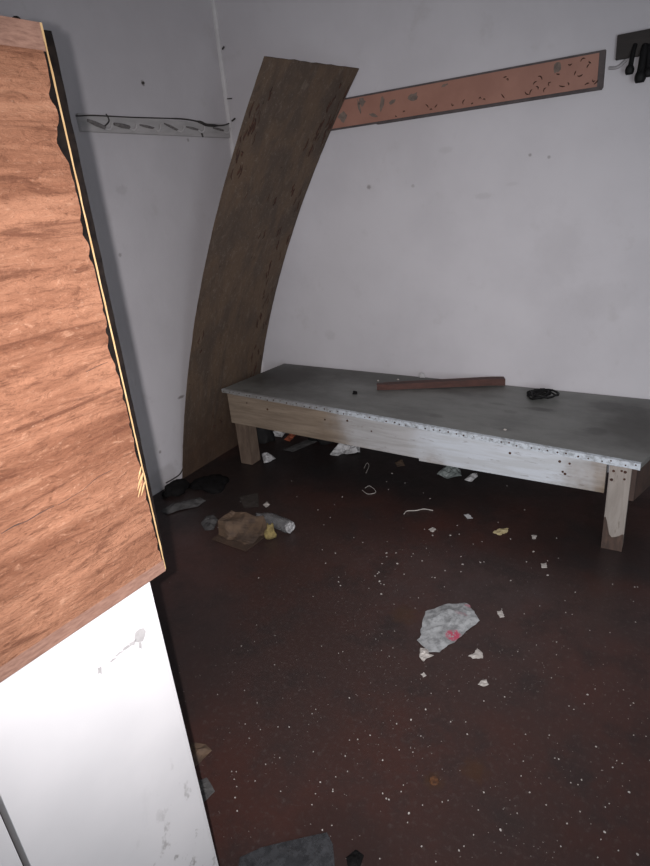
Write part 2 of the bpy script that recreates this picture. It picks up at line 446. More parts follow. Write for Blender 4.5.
ply = thing('plywood_sheet', 'large brown plywood sheet with torn yellow edge covering the white door', 'plywood', edge+Vector((0, 0, PZ0)))
lp = Vector(ply.location)
def moved(bm):
    bmesh.ops.translate(bm, verts=bm.verts, vec=-lp); return bm
S0 = -.341
rnd = random.Random(4)
def ragged_layer(name, o0, o1, z0, z1, s_of_z, m, n=90, rag_low=0.0):
    bm = bmesh.new(); cols = []
    for i in range(n+1):
        z = z0+(z1-z0)*i/n
        s = s_of_z(z)
        cols.append([bm.verts.new(edge+dirv*a+nrm*o+Vector((0, 0, z))) for a, o in ((S0, o0), (s, o0), (s, o1), (S0, o1))])
    for i in range(n):
        for k in range(4):
            bm.faces.new((cols[i][k], cols[i][(k+1) % 4], cols[i+1][(k+1) % 4], cols[i+1][k]))
    bm.faces.new(cols[0]); bm.faces.new(cols[-1][::-1])
    return obj(name, moved(bm), m, ply)
def tear(z):                               # how far the face veneer has broken away from the edge
    t = (z-PZ0)/(PZ1-PZ0)
    big = max(0, noise.noise(Vector((z*17, 2.2, 0)))-.12)*.022*(.3+.8*t) + .010*math.exp(-((t-.835)/.022)**2) + .007*math.exp(-((t-.90)/.012)**2)
    return -.0078 - big - max(0, noise.noise(Vector((z*70, 7.2, 0))))*.007 - .0015*t
ragged_layer('face_veneer', -.0012, 0.0, PZ0+.022, PZ1-.030, tear, M_PLY, 160)
ragged_layer('adhesive_layer', -.004, -.0012, PZ0+.004, PZ1-.020, lambda z: -.0052, M_EDGEBLACK, 8)
ragged_layer('inner_ply', -.0074, -.004, PZ0, PZ1, lambda z: -.0008 + .0009*noise.noise(Vector((z*40, 0, 5))), M_PLYEDGE, 120)
bm = bmesh.new()                            # bare strips of the second veneer along the lower and upper edges
slab(bm, S0, -.0045, -.004, -.0008, PZ0, PZ0+.0225)
obj('bare_veneer_strip', moved(bm), M_PLYCORE, ply)
bm = bmesh.new(); slab(bm, S0, -.006, -.004, -.0006, PZ1-.0305, PZ1-.001)
obj('bare_veneer_strip', moved(bm), M_PLYCORE, ply)
bm = bmesh.new(); bmesh.ops.create_uvsphere(bm, u_segments=12, v_segments=8, radius=.007)
for v in bm.verts: v.co = Vector((v.co.x, v.co.y, v.co.z*1.2)) + edge + dirv*(-.028) + nrm*(-.011) + Vector((0, 0, PZ1-.004))
obj('screw_head', moved(bm), M_EDGEBLACK, ply, True)
def on_ply(px, py, o=.0012):
    d_ = ray(px, py); q_ = edge + nrm*o
    return EYE + d_*(((q_-EYE).dot(nrm))/d_.dot(nrm))
for pts_, w_ in ((((1, 534), (14, 526), (27, 521), (40, 513), (54, 506)), .0022), (((58, 505), (72, 497), (84, 489), (97, 478), (112, 470)), .0008), (((86, 372), (98, 366), (108, 362)), .0009)):
    bm = bmesh.new(); tube(bm, smooth_path([on_ply(x, y, .0002) for x, y in pts_], 3), [w_*(.3+.7*abs(noise.noise(Vector((i*.6, w_*900, 0))))) for i in range(3*(len(pts_)-1)+1)], 5)
    obj('split', moved(bm), M_SCAR, ply)
for s_, z_ in ((-.012, 1.10), (-.016, 1.112), (-.010, 1.118), (-.018, 1.10), (-.011, 1.128)):
    bm = bmesh.new(); tube(bm, [edge+dirv*(s_+q*.006)+nrm*(.0004)+Vector((0, 0, z_+q*.010)) for q in (-1, 0, 1)], [.0004, .0015, .0004], 5)
    obj('yellow_splinter', moved(bm), M_PLYEDGE, ply)
ragged_layer('dark_edge_layer', -.0150, -.0074, PZ0+.004, PZ1-.006, lambda z: .001+.0115*((z-PZ0)/(PZ1-PZ0))**.4+.001*noise.noise(Vector((z*30, 3, 1))), M_EDGEBLACK, 70)  # near-black layer reaching past the sheet's free edge, wider towards the top

# ------------------------------------------------------------------ warped board in the corner
def board_edge(px, y, ztop):               # a smooth bow from the foot at the left wall up to the free end
    P_ = [on_y(a_, b_, y) for a_, b_ in px]
    z_ = np.array([p.z for p in P_]); x_ = np.array([p.x for p in P_]) + 2.440
    k_ = np.linalg.lstsq(np.stack([z_, z_**2, z_**3], 1), x_, rcond=None)[0]
    return [Vector((-2.440 + k_[0]*q + k_[1]*q*q + k_[2]*q**3, y, q)) for q in [.004 + (ztop-.004)*i/64 for i in range(65)]]
NP = board_edge([(263.4,55.8),(252.3,96.5),(235.7,140.8),(220.9,199.9),(208,251.6),(197,303),(189.5,349.8),(186,400),(184,440)], 2.20, 2.02)
FP = board_edge([(359.4,65),(331.7,127.9),(307.7,188.8),(289.2,236.8),(276.3,284.8),(265.2,336.5),(261,370)], 2.93, 2.05)
board = thing('warped_board', 'tall bowed brown hardboard sheet leaning in the corner behind the bench', 'board', (-2.44, 2.55, 0))
bl = Vector(board.location)
bm = bmesh.new(); n = len(NP); mcols = 18; th = .005; G = {}
for i in range(n):
    tan = (NP[min(i+1, n-1)]-NP[max(i-1, 0)]).normalized(); no = Vector((tan.z, 0, -tan.x))
    for j in range(mcols+1):
        t = j/mcols
        p = NP[i].lerp(FP[i], t)
        if i in (0, n-1): p = p + Vector((0, 0, .004*noise.noise(Vector((j*.7, i, 3)))))*(i > 0)
        if j in (0, mcols): p = p + Vector((0, 1, 0))*(.003*noise.noise(Vector((i*.21, j, 1)))+.002*noise.noise(Vector((i*.8, j, 4))))
        for k in (0, 1): G[i, j, k] = bm.verts.new(p + no*(th*k) - bl)
for i in range(n-1):
    for j in range(mcols):
        for k in (0, 1): bm.faces.new((G[i,j,k], G[i,j+1,k], G[i+1,j+1,k], G[i+1,j,k]))
    for j in (0, mcols): bm.faces.new((G[i,j,0], G[i+1,j,0], G[i+1,j,1], G[i,j,1]))
for i in (0, n-1):
    for j in range(mcols): bm.faces.new((G[i,j,0], G[i,j+1,0], G[i,j+1,1], G[i,j,1]))
M_WARP_LOCAL = M_WARP
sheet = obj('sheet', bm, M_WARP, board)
def board_point(t, u, off=.0062):            # t across (0 near edge), u along (0 foot)
    i = max(0, min(n-2, int(u*(n-1)))); f = u*(n-1)-i
    p = NP[i].lerp(NP[i+1], f).lerp(FP[i].lerp(FP[i+1], f), t); d = (NP[i+1]-NP[i]).normalized()
    return p + Vector((d.z, 0, -d.x))*off
rnd = random.Random(11)
spots = []
for u0, u1, t0, t1, k in ((.80, .945, .02, .16, 20), (.83, .985, .82, .98, 24), (.50, .76, .76, .97, 14), (.22, .50, .82, .98, 22), (.03, .16, .15, .8, 7), (.30, .45, .03, .12, 3), (.5, .9, .2, .75, 6)):
    for _ in range(k): spots.append((rnd.uniform(t0, t1), rnd.uniform(u0, u1)))
for t, u in spots:                           # splits where the fibres have torn along the sheet
    bm = bmesh.new(); L = rnd.uniform(.010, .030); w = rnd.uniform(.0018, .0060); k = rnd.uniform(-.03, .03)
    pts = [board_point(max(.01, min(.99, t+k*.5*q+.006*math.sin(7*q+t*40))), max(0, min(1, u+L*(q-.5))), .0052) - bl for q in (0, .33, .66, 1)]
    tube(bm, pts, [w*.4, w, w*.9, w*.3], 5)
    obj('torn_fibre', bm, M_SCAR, sheet)

# ------------------------------------------------------------------ bench
BL_, FL_, FR_ = on_z(283, 363, .478), on_z(222, 389, .495), on_z(641, 464, .4175)
BL_.y = min(BL_.y, YB-.005)
q_ = on_z(653, 453, .418) - FR_
BR_ = FR_ + q_*((YB-.006-FR_.y)/q_.y); BR_.z = .426
tb = on_z(284, 363.5, .482)
BL_ = Vector((tb.x, min(tb.y, YB-.006), .482))
bench = thing('bench', 'long low wooden bench with dark top along the white back wall', 'bench', ((FL_.x+FR_.x)/2, 2.75, 0))
bo = Vector(bench.location)
TT = .022
NT.off = bo
def edging_material():
    t = NT('chipped white edging'); n = t.noise(46, 5, .7)
    col = t.mix(t.ramp(n, .42, .66), (.56, .61, .65), (.30, .32, .33))
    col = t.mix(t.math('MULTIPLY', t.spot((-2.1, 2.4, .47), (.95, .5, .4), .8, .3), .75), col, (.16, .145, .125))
    t.bump(n, .3, .003)
    return t.done(col, .5)
M_EDGING = edging_material()
M_TOP = top_material()
M_APRON = bench_wood('whitewashed apron wood', [((-.62, 2.4, .36), (.50, .5, .25), .95), ((-1.15, 2.4, .40), (.42, .5, .25), .55)])
M_LEG = bench_wood('bare leg wood', [((-.09, 2.37, .3), (.2, .3, .4), .22)], True)
NT.off = Vector((0, 0, 0))
bm = bmesh.new(); q = [FL_, FR_, BR_, BL_]
hexa(bm, [p - bo - Vector((0, 0, TT)) for p in q] + [p - bo for p in q])
bmesh.ops.subdivide_edges(bm, edges=bm.edges[:], cuts=14, use_grid_fill=True)
obj('bench_top', bm, None, bench)
ax = (FR_-FL_).normalized(); fwd = Vector((ax.y, -ax.x, 0)).normalized()   # along the front, out towards the room
if fwd.y > 0: fwd = -fwd
L = (FR_-FL_).length
def bq(s, o, dz): return FL_ + ax*s + fwd*o + Vector((0, 0, dz)) - bo       # s along the front edge, o out of it, dz below the top
def bar(bm, s0, s1, o0, o1, z0, z1, z0b=None, z1b=None):
    z0b = z0 if z0b is None else z0b; z1b = z1 if z1b is None else z1b
    return hexa(bm, [bq(s0,o0,z0), bq(s1,o0,z0b), bq(s1,o1,z0b), bq(s0,o1,z0), bq(s0,o0,z1), bq(s1,o0,z1b), bq(s1,o1,z1b), bq(s0,o1,z1)])
# edging strip with a chipped lower line
bm = bmesh.new(); NS = 90; ring = []
for i in range(NS+1):
    s = L*i/NS; dz = -.019 - .007*s/L + .004*noise.noise(Vector((s*13, 0, 0))) + .0014*noise.noise(Vector((s*45, 4, 0)))
    ring.append([bm.verts.new(bq(s, o, z)) for o, z in ((.0005, dz), (.005, dz), (.006, .0015), (-.012, .0022), (-.012, .0004), (.0005, .0))])
for i in range(NS):
    for k in range(6): bm.faces.new((ring[i][k], ring[i][(k+1) % 6], ring[i+1][(k+1) % 6], ring[i+1][k]))
bm.faces.new(ring[0]); bm.faces.new(ring[-1][::-1])
edging = obj('edging_strip', bm, M_EDGING, bench); edging['label'] = 'chipped white edging with dark nails'
rnd = random.Random(3)
for i in range(54):
    bm = bmesh.new(); s = L*(i+.5+rnd.uniform(-.3, .3))/54; z = -.011+rnd.uniform(-.006, .006)
    tube(bm, [bq(s, .003, z), bq(s, .0068, z)], rnd.uniform(.0026, .0046), 7)
    obj('nail', bm, M_RUST, edging)
# apron, a splice at about its middle
def dz_at(px, py, s_):                      # how far below the top's front edge a point of the apron lies
    p_ = on_y(px, py, (FL_+ax*s_).y); return p_.z - (FL_+ax*s_).z
def s_at(px, py):
    s_ = L*.5
    for _ in range(20): s_ = (on_y(px, py, (FL_+ax*s_).y).x-FL_.x)/ax.x
    return s_
sm, sr = s_at(419, 459), s_at(604, 490)
z0_, zm_, zr_ = dz_at(241, 424, .05), dz_at(419, 458.5, sm), dz_at(604, 493, sr)
bm = bmesh.new(); bar(bm, .035, sm, -.028, -.001, z0_, -.006, zm_, -.006)
bar(bm, sm, sr, -.026, 0.0, zm_-.012, -.006, zr_, -.006)
apron = obj('apron', bm, M_APRON, bench)
for s, z, r in ((.33, -.075, .006), (.72, -.07, .005), (.86, -.052, .006), (1.0, -.085, .004), (1.70, -.06, .006), (1.91, -.055, .006), (1.95, -.056, .005), (1.925, -.10, .005), (1.935, -.108, .006), (.18, -.06, .004)):
    bm = bmesh.new(); tube(bm, [bq(s, -.004, z), bq(s, .0012, z)], r, 9); obj('nail_hole', bm, M_RUST, apron)
bm = bmesh.new()                             # end and back rails under the top
hexa(bm, [p - bo for p in (FR_+Vector((-.035, .06, -.20)), FR_+Vector((-.012, .06, -.20)), BR_+Vector((-.012, -.02, -.20)), BR_+Vector((-.035, -.02, -.20)),
                           FR_+Vector((-.035, .06, -.023)), FR_+Vector((-.012, .06, -.023)), BR_+Vector((-.012, -.02, -.023)), BR_+Vector((-.035, -.02, -.023)))])
e1 = obj('end_rail', bm, plain('dark stained wood', (.085, .052, .040), (.045, .03, .024), 9, .7), bench)
bm = bmesh.new()
hexa(bm, [p - bo for p in (FL_+Vector((.03, .06, -.12)), FL_+Vector((.055, .06, -.12)), BL_+Vector((.055, -.02, -.12)), BL_+Vector((.03, -.02, -.12)),
                           FL_+Vector((.03, .06, -.024)), FL_+Vector((.055, .06, -.024)), BL_+Vector((.055, -.02, -.024)), BL_+Vector((.03, -.02, -.024)))])
obj('end_rail', bm, M_LEGDARK, bench)
def leg(x0, x1, y0, y1, ztop, m, foot=0.0):
    bm = bmesh.new(); v = box(bm, x0, y0, 0, x1, y1, ztop)
    bmesh.ops.bevel(bm, geom=bm.edges[:], offset=.004, segments=2, affect='EDGES')
    bmesh.ops.translate(bm, verts=bm.verts, vec=-bo)
    return obj('leg', bm, m, bench)
yl = (FL_ + fwd*-.03).y; yr = (FR_ + fwd*-.002).y
lg = on_y(247, 468, yl)
leg(lg.x-.045, lg.x+.045, yl+.002, yl+.092, .470, M_LEGLEFT)
rg0, rg1 = on_y(606, 500, yr), on_y(628, 500, yr)
r_leg = leg(rg0.x, rg1.x, yr, yr+.075, .396, M_LEG)
for x, z, r in ((.016, .37, .007), (.045, .375, .006), (.058, .372, .008), (.012, .33, .008), (.058, .34, .006)):
    bm = bmesh.new(); tube(bm, [Vector((rg0.x+x, yr+.002, z))-bo, Vector((rg0.x+x, yr-.0012, z))-bo], r*.8, 9); obj('nail_hole', bm, M_RUST, r_leg)
bm = bmesh.new(); fr = []
for i, (x, top) in enumerate(((0, .150), (.006, .155), (.012, .135), (.020, .10), (.026, .075), (.036, .062), (.048, .066), (.062, .074), (.074, .085), (rg1.x-rg0.x, .082))):
    fr.append([Vector((rg0.x+x, yr-.0008, z))-bo for z in (0.001, top)] + [Vector((rg0.x+x, yr+.003, z))-bo for z in (0.001, top)])
fr = [[bm.verts.new(p) for p in c] for c in fr]
for a, b in zip(fr, fr[1:]):
    for i, j in ((0, 1), (1, 3), (3, 2), (2, 0)): bm.faces.new((a[i], a[j], b[j], b[i]))
bm.faces.new((fr[0][0], fr[0][1], fr[0][3], fr[0][2])); bm.faces.new((fr[-1][0], fr[-1][1], fr[-1][3], fr[-1][2]))
obj('wet_stain', bm, plain('dark wet foot', (.105, .068, .052), (.06, .042, .034), 16, .5, .2, (4, 4, 1)), r_leg)
leg(BL_.x+.02, BL_.x+.08, YB-.10, YB-.03, .455, M_LEGDARK)
leg(BR_.x-.13, BR_.x-.05, YB-.12, YB-.04, .398, M_LEGDARK)
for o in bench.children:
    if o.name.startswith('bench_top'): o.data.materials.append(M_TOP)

def bench_z(x, y):                           # height of the bench top
    f_ = lambda a_, b_: a_ + (b_-a_)*((x-a_.x)/(b_.x-a_.x))
    p0, p1 = f_(FL_, FR_), f_(BL_, BR_)
    return p0.z + (p1.z-p0.z)*max(0, min(1, (y-p0.y)/(p1.y-p0.y)))
def on_bench(px, py, up=0.0):
    z = .45
    for _ in range(12):
        p = on_z(px, py, z+up); z = bench_z(p.x, p.y)
    return on_z(px, py, z+up)

# ------------------------------------------------------------------ rails on the walls
pr = thing('pink_board', 'long pink painted board fixed high on the back wall', 'board', (-1.13, YB, 1.89))
po = Vector(pr.location)
x0, x1, z0, z1 = -1.86, -.398, 1.818, 1.960
bm = newbox(x0, YB-.022, z0, x1, YB-.0005, z1, bev=.002); bmesh.ops.translate(bm, verts=bm.verts, vec=-po)
obj('backing_board', bm, M_DKBOARD, pr)
bm = bmesh.new()
box(bm, x0, YB-.026, z0+.008, x1-.024, YB-.020, z1-.009); bmesh.ops.translate(bm, verts=bm.verts, vec=-po)
face = obj('painted_face', bm, M_PINK, pr)
bm = newbox(-1.47, YB-.029, z0-.005, x1-.004, YB-.002, z0+.003, bev=.001); bmesh.ops.translate(bm, verts=bm.verts, vec=-po)
obj('lower_strip', bm, M_DKBOARD, pr)  # dark grey strip along the lower edge, starting part way along
def decal(name, cx, cz, w, h, m, parent, seed, ang=0.0, y=YB-.0266):
    bm = bmesh.new(); r_ = random.Random(seed); k = 11; v = []
    for i in range(k):
        a = i*math.tau/k; rr = r_.uniform(.6, 1.15); x_, z_ = math.cos(a)*w*rr, math.sin(a)*h*rr
        v.append((cx+x_*math.cos(ang)-z_*math.sin(ang), cz+x_*math.sin(ang)+z_*math.cos(ang)))
    a = [bm.verts.new(Vector((p, y, q))-po) for p, q in v]; b = [bm.verts.new(Vector((p, y+.0012, q))-po) for p, q in v]
    bm.faces.new(a); bm.faces.new(b[::-1])
    for i in range(k): bm.faces.new((a[i], a[(i+1) % k], b[(i+1) % k], b[i]))
    return obj(name, bm, m, parent)
for i, (px, py, w, h, a) in enumerate(((343, 117, .030, .030, .2), (359, 106, .008, .035, .2), (362, 102, .020, .022, 0), (382, 104, .012, .036, -.2), (392, 102, .020, .010, .5), (413, 97, .030, .018, .3),
        (557, 68, .016, .026, -.4), (445, 85, .02, .006, .2), (373, 115, .03, .008, -.3))):
    p = on_y(px, py, YB-.0266); decal('bare_patch', p.x, p.z, w, h, M_PINKCHIP, face, i+50, a)
rnd = random.Random(21)
worms = [(427,106),(431,110),(436,106),(396,116),(404,112),(453,104),(464,102),(472,103),(480,99),(484,100),(503,96),(505,77),(507,80),(527,93),(531,92),(535,83),(537,88),(540,78),(558,74),(562,86),(568,84),(575,73),(580,75),(587,84),(590,62),(588,66),(594,80),(596,82),(583,60),(550,84),(545,90),(570,64)]
for px, py in worms:                         # rusty scars in the pink paint
    p = on_y(px, py, YB-.0265); a = rnd.uniform(-1.2, 1.2); l_ = rnd.uniform(.010, .026); bm = bmesh.new(); c = rnd.uniform(-.008, .008)
    pts = [p + Vector((math.cos(a)*l_*q - math.sin(a)*c*(1-4*q*q), 0, math.sin(a)*l_*q + math.cos(a)*c*(1-4*q*q))) - po for q in (-.5, -.2, .15, .5)]
    tube(bm, pts, [.0010, .0024, .0028, .0010], 6); obj('rust_scar', bm, M_RUST, face)

# coat rail at the top right, running out of the frame
cr = thing('coat_rail', 'dark brown coat rail with black hooks at the top right', 'coat rail', (-.10, YB, 1.98))
co = Vector(cr.location)
a0, a1 = on_y(618, 37, YB), on_y(617, 58, YB)
bm = newbox(a0.x, YB-.026, 1.914, .30, YB-.0005, 2.003, bev=.002); bmesh.ops.translate(bm, verts=bm.verts, vec=-co)
obj('rail', bm, M_DKWOOD, cr)
def coat_hook(x, z, rz, r, e, drop):
    bm = bmesh.new(); Rz = Matrix.Rotation(rz, 3, 'Z'); q = lambda x_, y_, z_: Vector((x, YB-.026, z)) + Rz @ Vector((x_, y_, z_)) - co
    P_ = smooth_path([q(0, 0, .03), q(0, -.016, .004), q(0, -.026, -drop*.5), q(0, -.036, -drop)], 5)
    tube(bm, P_, [r*(1+.25*i/len(P_)) for i in range(len(P_))], 12)
    h = obj('hook', bm, M_BLACK, cr, True)
    bm = bmesh.new(); bmesh.ops.create_uvsphere(bm, u_segments=16, v_segments=12, radius=1)
    for v in bm.verts:
        u = v.co.copy(); k = 1+.10*math.sin(5*math.atan2(u.y, u.x))*(u.z < .3)
        v.co = Vector((u.x*e*k, u.y*e*.85*k, max(-.72, u.z)*e*1.3)) + q(0, -.038, -drop-e*.3)
    obj('hook_end', bm, M_BLACK, h, True)
for px, py, rz, r, e, drop in ((634.5, 53, -.25, .0085, .0170, .058), (644.5, 54, -.12, .0135, .0215, .078), (647, 54, .40, .0095, .0170, .066)):
    p = on_y(px, py, YB-.03); coat_hook(p.x, p.z, rz, r, e, drop)
bm = bmesh.new(); pts = [on_y(x, y, YB-.006) for x, y in ((609, 68), (614, 68), (619, 66.5), (623, 63), (626, 60))]
tube(bm, smooth_path(pts, 4), .0065, 6)
tag(obj('tape_curl', bm, plain('pale dusty tape', (.40, .385, .39))), 'pale curl of tape on the wall just left of the black hooks', 'tape')

# hook rail on the left wall
hr = thing('hook_rail', 'grey painted hook rail on the left wall reaching the corner', 'hook rail', (XL, 2.57, 1.90))
ho = Vector(hr.location)
bm = newbox(XL+.0005, 2.015, 1.862, XL+.020, YB-.03, 1.935, bev=.002); bmesh.ops.translate(bm, verts=bm.verts, vec=-ho)
obj('rail', bm, M_RAIL, hr)
for i, px in enumerate((99, 124, 149, 173, 194, 220)):
    p = on_x(px, 125.5+(px-99)*.035, XL+.022); bm = bmesh.new()
    c = p - ho
    sl = .30 if i in (0, 3) else .12
    w = .011 if i < 2 else .0065
    tube(bm, [c+Vector((.003, -.062, .062*sl)), c+Vector((.004, -.02, .02*sl)), c+Vector((.004, .03, -.03*sl))], [w*.6, w, w*.8], 8)
    hk = obj('hook_plate', bm, M_HOOK, hr)
    bm = bmesh.new()
    tube(bm, smooth_path([c+Vector((.003, .025, -.03*sl)), c+Vector((.020, .035, -.018)), c+Vector((.034, .042, -.012)), c+Vector((.040, .046, .008))], 4), .0042, 7)
    obj('prong', bm, M_RAIL, hk)
bm = bmesh.new()
pts = [on_x(x, y, XL+.022) for x, y in ((76, 116), (95, 115.5), (130, 117.2), (165, 118.3), (185, 119.2), (200, 122), (207, 125), (222, 125.5), (229, 123.5))]
tube(bm, smooth_path([p - ho for p in pts], 4), [.003]*14+[.004]*6+[.008]*7+[.004]*6, 7)
obj('wire', bm, M_WIRE, hr)
bm = bmesh.new(); pts = [on_x(x, y, XL+.023) for x, y in ((106, 114), (108, 117), (109, 121), (106, 125), (103, 127))]
tube(bm, smooth_path([p - ho for p in pts], 4), .0035, 7); obj('wire', bm, M_WIRE, hr)
bm = bmesh.new(); pts = [on_x(x, y, XL+.023) for x, y in ((201, 131), (202, 134), (203, 137))]
tube(bm, [p - ho for p in pts], .005, 7); obj('wire', bm, M_WIRE, hr)

# bent nails by the corner and in the walls
def bent_nail(pts, r, label):
    bm = bmesh.new(); c = sum((Vector(p) for p in pts), Vector())/len(pts)
    tube(bm, [Vector(p)-c for p in pts], r, 7); o = obj('bent_nail', bm, M_WIRE); o.location = c
    tag(o, label, 'nail', 'nails in the walls')
bent_nail([on_y(223, 77.5, YB-.004), on_y(219, 79, YB-.02), on_y(215, 80.5, YB-.03)], .005, 'thickest bent nail high in the wall corner above the hook rail')
bent_nail([on_y(220, 100.5, YB-.006), on_y(226, 99, YB-.012), on_y(232, 98.5, YB-.004)], .003, 'thin bent nail in the corner just above the hook rail')
bent_nail([on_y(222.5, 49, YB-.002), on_y(224, 47, YB-.012)], .005, 'short nail in the back wall second from the top by the corner')
bent_nail([on_y(208, 27, YB-.03), on_y(213, 25.5, YB-.028)], .0035, 'topmost faint nail beside the wall corner')
bent_nail([on_y(232, 121, YB-.003), on_y(235, 118.5, YB-.012)], .005, 'short nail in the corner at the end of the hook rail')
bent_nail([on_x(142.5, 83, XL+.001), on_x(143.5, 83, XL+.012)], .006, 'single nail in the left wall above the hook rail')

# ------------------------------------------------------------------ on the bench
a, b = on_bench(377, 388, .010), on_bench(505, 383, .012)
stick = bmesh.new(); d_ = (b-a); N = 10; rr = []
s_ = Vector((-d_.y, d_.x, 0)).normalized()
for i in range(N+1):
    t = i/N; p = a.lerp(b, t) + s_*(.004*math.sin(math.pi*t)); p.y = min(p.y, YB-.030)
    w = .023 if t > .05 else .014; h = .016+.003*t
    z = bench_z(p.x, p.y)+.002+.006*t
    rr.append([stick.verts.new(Vector((p.x, p.y, z)) + s_*i_*w + Vector((0, 0, j_))) for i_, j_ in ((-1, 0), (1, 0), (1, 2*h), (-1, 2*h))])
for i in range(N):
    for k in range(4): stick.faces.new((rr[i][k], rr[i][(k+1) % 4], rr[i+1][(k+1) % 4], rr[i+1][k]))
stick.faces.new(rr[0]); stick.faces.new(rr[-1][::-1])
tag(obj('wooden_batten', stick, M_REDWOOD), 'red-brown wooden batten lying at the back of the bench', 'wood')
c = on_bench(541, 397.5)
bm = bmesh.new(); rnd = random.Random(8)
for k in range(9):
    pts = []; r0, r1 = rnd.uniform(.03, .085), rnd.uniform(.03, .075); ox, oy = rnd.uniform(-.03, .03), rnd.uniform(-.025, .025); ph = rnd.uniform(0, 6)
    for i in range(17):
        q = i/16*math.tau*1.0+ph
        pts.append(Vector((ox+r0*math.cos(q)+.004*math.sin(5*q), oy+r1*math.sin(q), .006+.004*k*.6+.006*abs(math.sin(2*q+k)))))
    tube(bm, pts, .0045, 6)
o = obj('cord_coil', bm, M_BLACK); o.location = c; o.rotation_euler = (0, 0, -.15)
tag(o, 'tangled black cord coil on the dark bench top', 'cord')
def lump(name, p, r, m, label, cat, seed, squash=.6, group=None, parent=None):
    bm = bmesh.new(); bmesh.ops.create_icosphere(bm, subdivisions=3, radius=1.0)
    for v in bm.verts:
        nn = 1+.45*noise.noise(v.co*1.7+Vector((seed, 0, 0)))+.2*noise.noise(v.co*4+Vector((0, seed, 0)))
        v.co = Vector((v.co.x*r[0]*nn, v.co.y*r[1]*nn, max(-.25, v.co.z)*r[2]*nn))
    z0 = min(v.co.z for v in bm.verts)
    for v in bm.verts: v.co.z -= z0
    o = obj(name, bm, m, parent, True); o.location = p
    return tag(o, label, cat, group) if label else o
lump('rubbish_lump', on_bench(355, 394), (.014, .012, .014), M_SOOT, 'small black lump on the left half of the bench top', 'rubbish', 2)
scrap_on = lambda name, px, amp, m, label, cat, seed: scrap(name, px, amp, m, label, cat, seed, z=bench_z(*on_bench(*px[0])[:2])+.001)
lump('paper_scrap', on_bench(422, 377.5), (.020, .010, .020), M_PAPER, 'small white paper scrap by the wall behind the red-brown batten', 'paper', 6)
lump('plaster_crumb', on_bench(378, 381), (.006, .005, .005), M_PALE, 'white crumb at the left end of the red-brown batten', 'crumb', 3, group='crumbs on the bench')
lump('plaster_crumb', on_bench(398, 380), (.006, .005, .005), M_PALE, 'white crumb behind the left part of the red-brown batten', 'crumb', 4, group='crumbs on the bench')
lump('plaster_crumb', on_bench(505, 430), (.007, .006, .004), M_PALE, 'pale crumb by the front edge of the bench top', 'crumb', 5, group='crumbs on the bench')
def twig(name, pts, r, m, label, cat):
    P_ = smooth_path(pts, 4); c = P_[0].copy(); bm = bmesh.new()
    tube(bm, [p-c for p in P_], r, 6); o = obj(name, bm, m); o.location = c
    return tag(o, label, cat)
def fl_(px, py, z=.003): return on_z(px, py, z)

# ------------------------------------------------------------------ rubbish on the floor
zo = lambda L_, ox, oy, sc: [(ox+x/sc, oy+y/sc) for x, y in L_]
bagpx = zo([(150,130),(290,85),(380,78),(415,95),(425,120),(470,185),(370,270),(235,370),(170,370),(130,330),(100,300),(118,285),(135,180)], 400, 590, 5.91)
ctr = centre([(p.x, p.y) for p in [on_z(x, y) for x, y in bagpx]])
pk = [(on_z(*q)-Vector((ctr.x, ctr.y, 0)), r, k) for q, r, k in (((453, 636), (.034, .030, .1), 1.0), ((468, 607), (.016, .012, .1), .6), ((461, 616), (.03, .012, .1), .25))]
M_BAG = film_material('white film with pink print', (.42, .435, .435), [(tuple(p), r, k) for p, r, k in pk], .93, .32)
scrap('plastic_bag', bagpx, .017, M_BAG, 'crumpled whitish plastic bag with pink print in mid floor', 'plastic bag', 5, step=.012, freq=6.5, ragged=.003)
scrap('paper_scrap', zo([(120,345),(165,350),(170,380),(200,390),(160,405),(140,428),(115,400)], 400, 590, 5.91), .012, M_PALE, 'torn white scrap at the lower left tip of the plastic bag', 'paper', 7, ragged=.001)
flake_px = [
    ([(404,392),(440,375),(455,345),(470,358),(488,375),(490,405),(430,408)], 'largest white paint flake right of the plastic bag'),
    ([(460,560),(485,535),(510,530),(525,560),(490,572)], 'white paint flake below the heart-shaped flake near the plastic bag'),
    ([(572,128),(600,122),(618,160),(590,165)], 'white paint flake up and right of the plastic bag'),
    ([(122,500),(140,488),(156,508),(135,518)], 'small white paint flake under the tip of the plastic bag')]
for i, (pp, lab) in enumerate(flake_px):
    scrap('paint_flake', zo(pp, 400, 590, 5.91), .004, M_PALE, lab, 'paint flake', 20+i, group='larger pale flakes on the floor', thick=.0015, ragged=.0022, step=.006)
zz = lambda L_: zo(L_, 330, 440, 2.826)
scrap('paper_scrap', zz([(460,262),(475,252),(505,250),(500,262),(480,270)]), .006, M_YELLOW, 'yellowish paper scrap on the floor in front of the bench', 'paper', 31, ragged=.003, step=.008)
scrap('paper_scrap', zz([(278,254),(290,248),(300,254),(290,261)]), .006, M_PALE, 'pale scrap left of the yellowish one on the floor before the bench', 'paper', 32, ragged=.003, step=.008)
scrap('paper_scrap', zz([(378,212),(392,210),(404,222),(388,224)]), .006, M_PAPER, 'grey-white scrap just in front of the middle of the bench', 'paper', 33, ragged=.003, step=.008)
scrap('paint_flake', zz([(595,350),(612,348),(614,362),(598,362)]), .004, M_PALE, 'round pale flake on the floor left of the right bench leg', 'paint flake', 34, group='larger pale flakes on the floor', ragged=.003, step=.008)
scrap('paint_flake', zz([(568,270),(584,270),(582,280),(572,280)]), .004, M_PALE, 'pale flake between the yellowish scrap and the right bench leg', 'paint flake', 35, group='larger pale flakes on the floor', ragged=.003, step=.008)
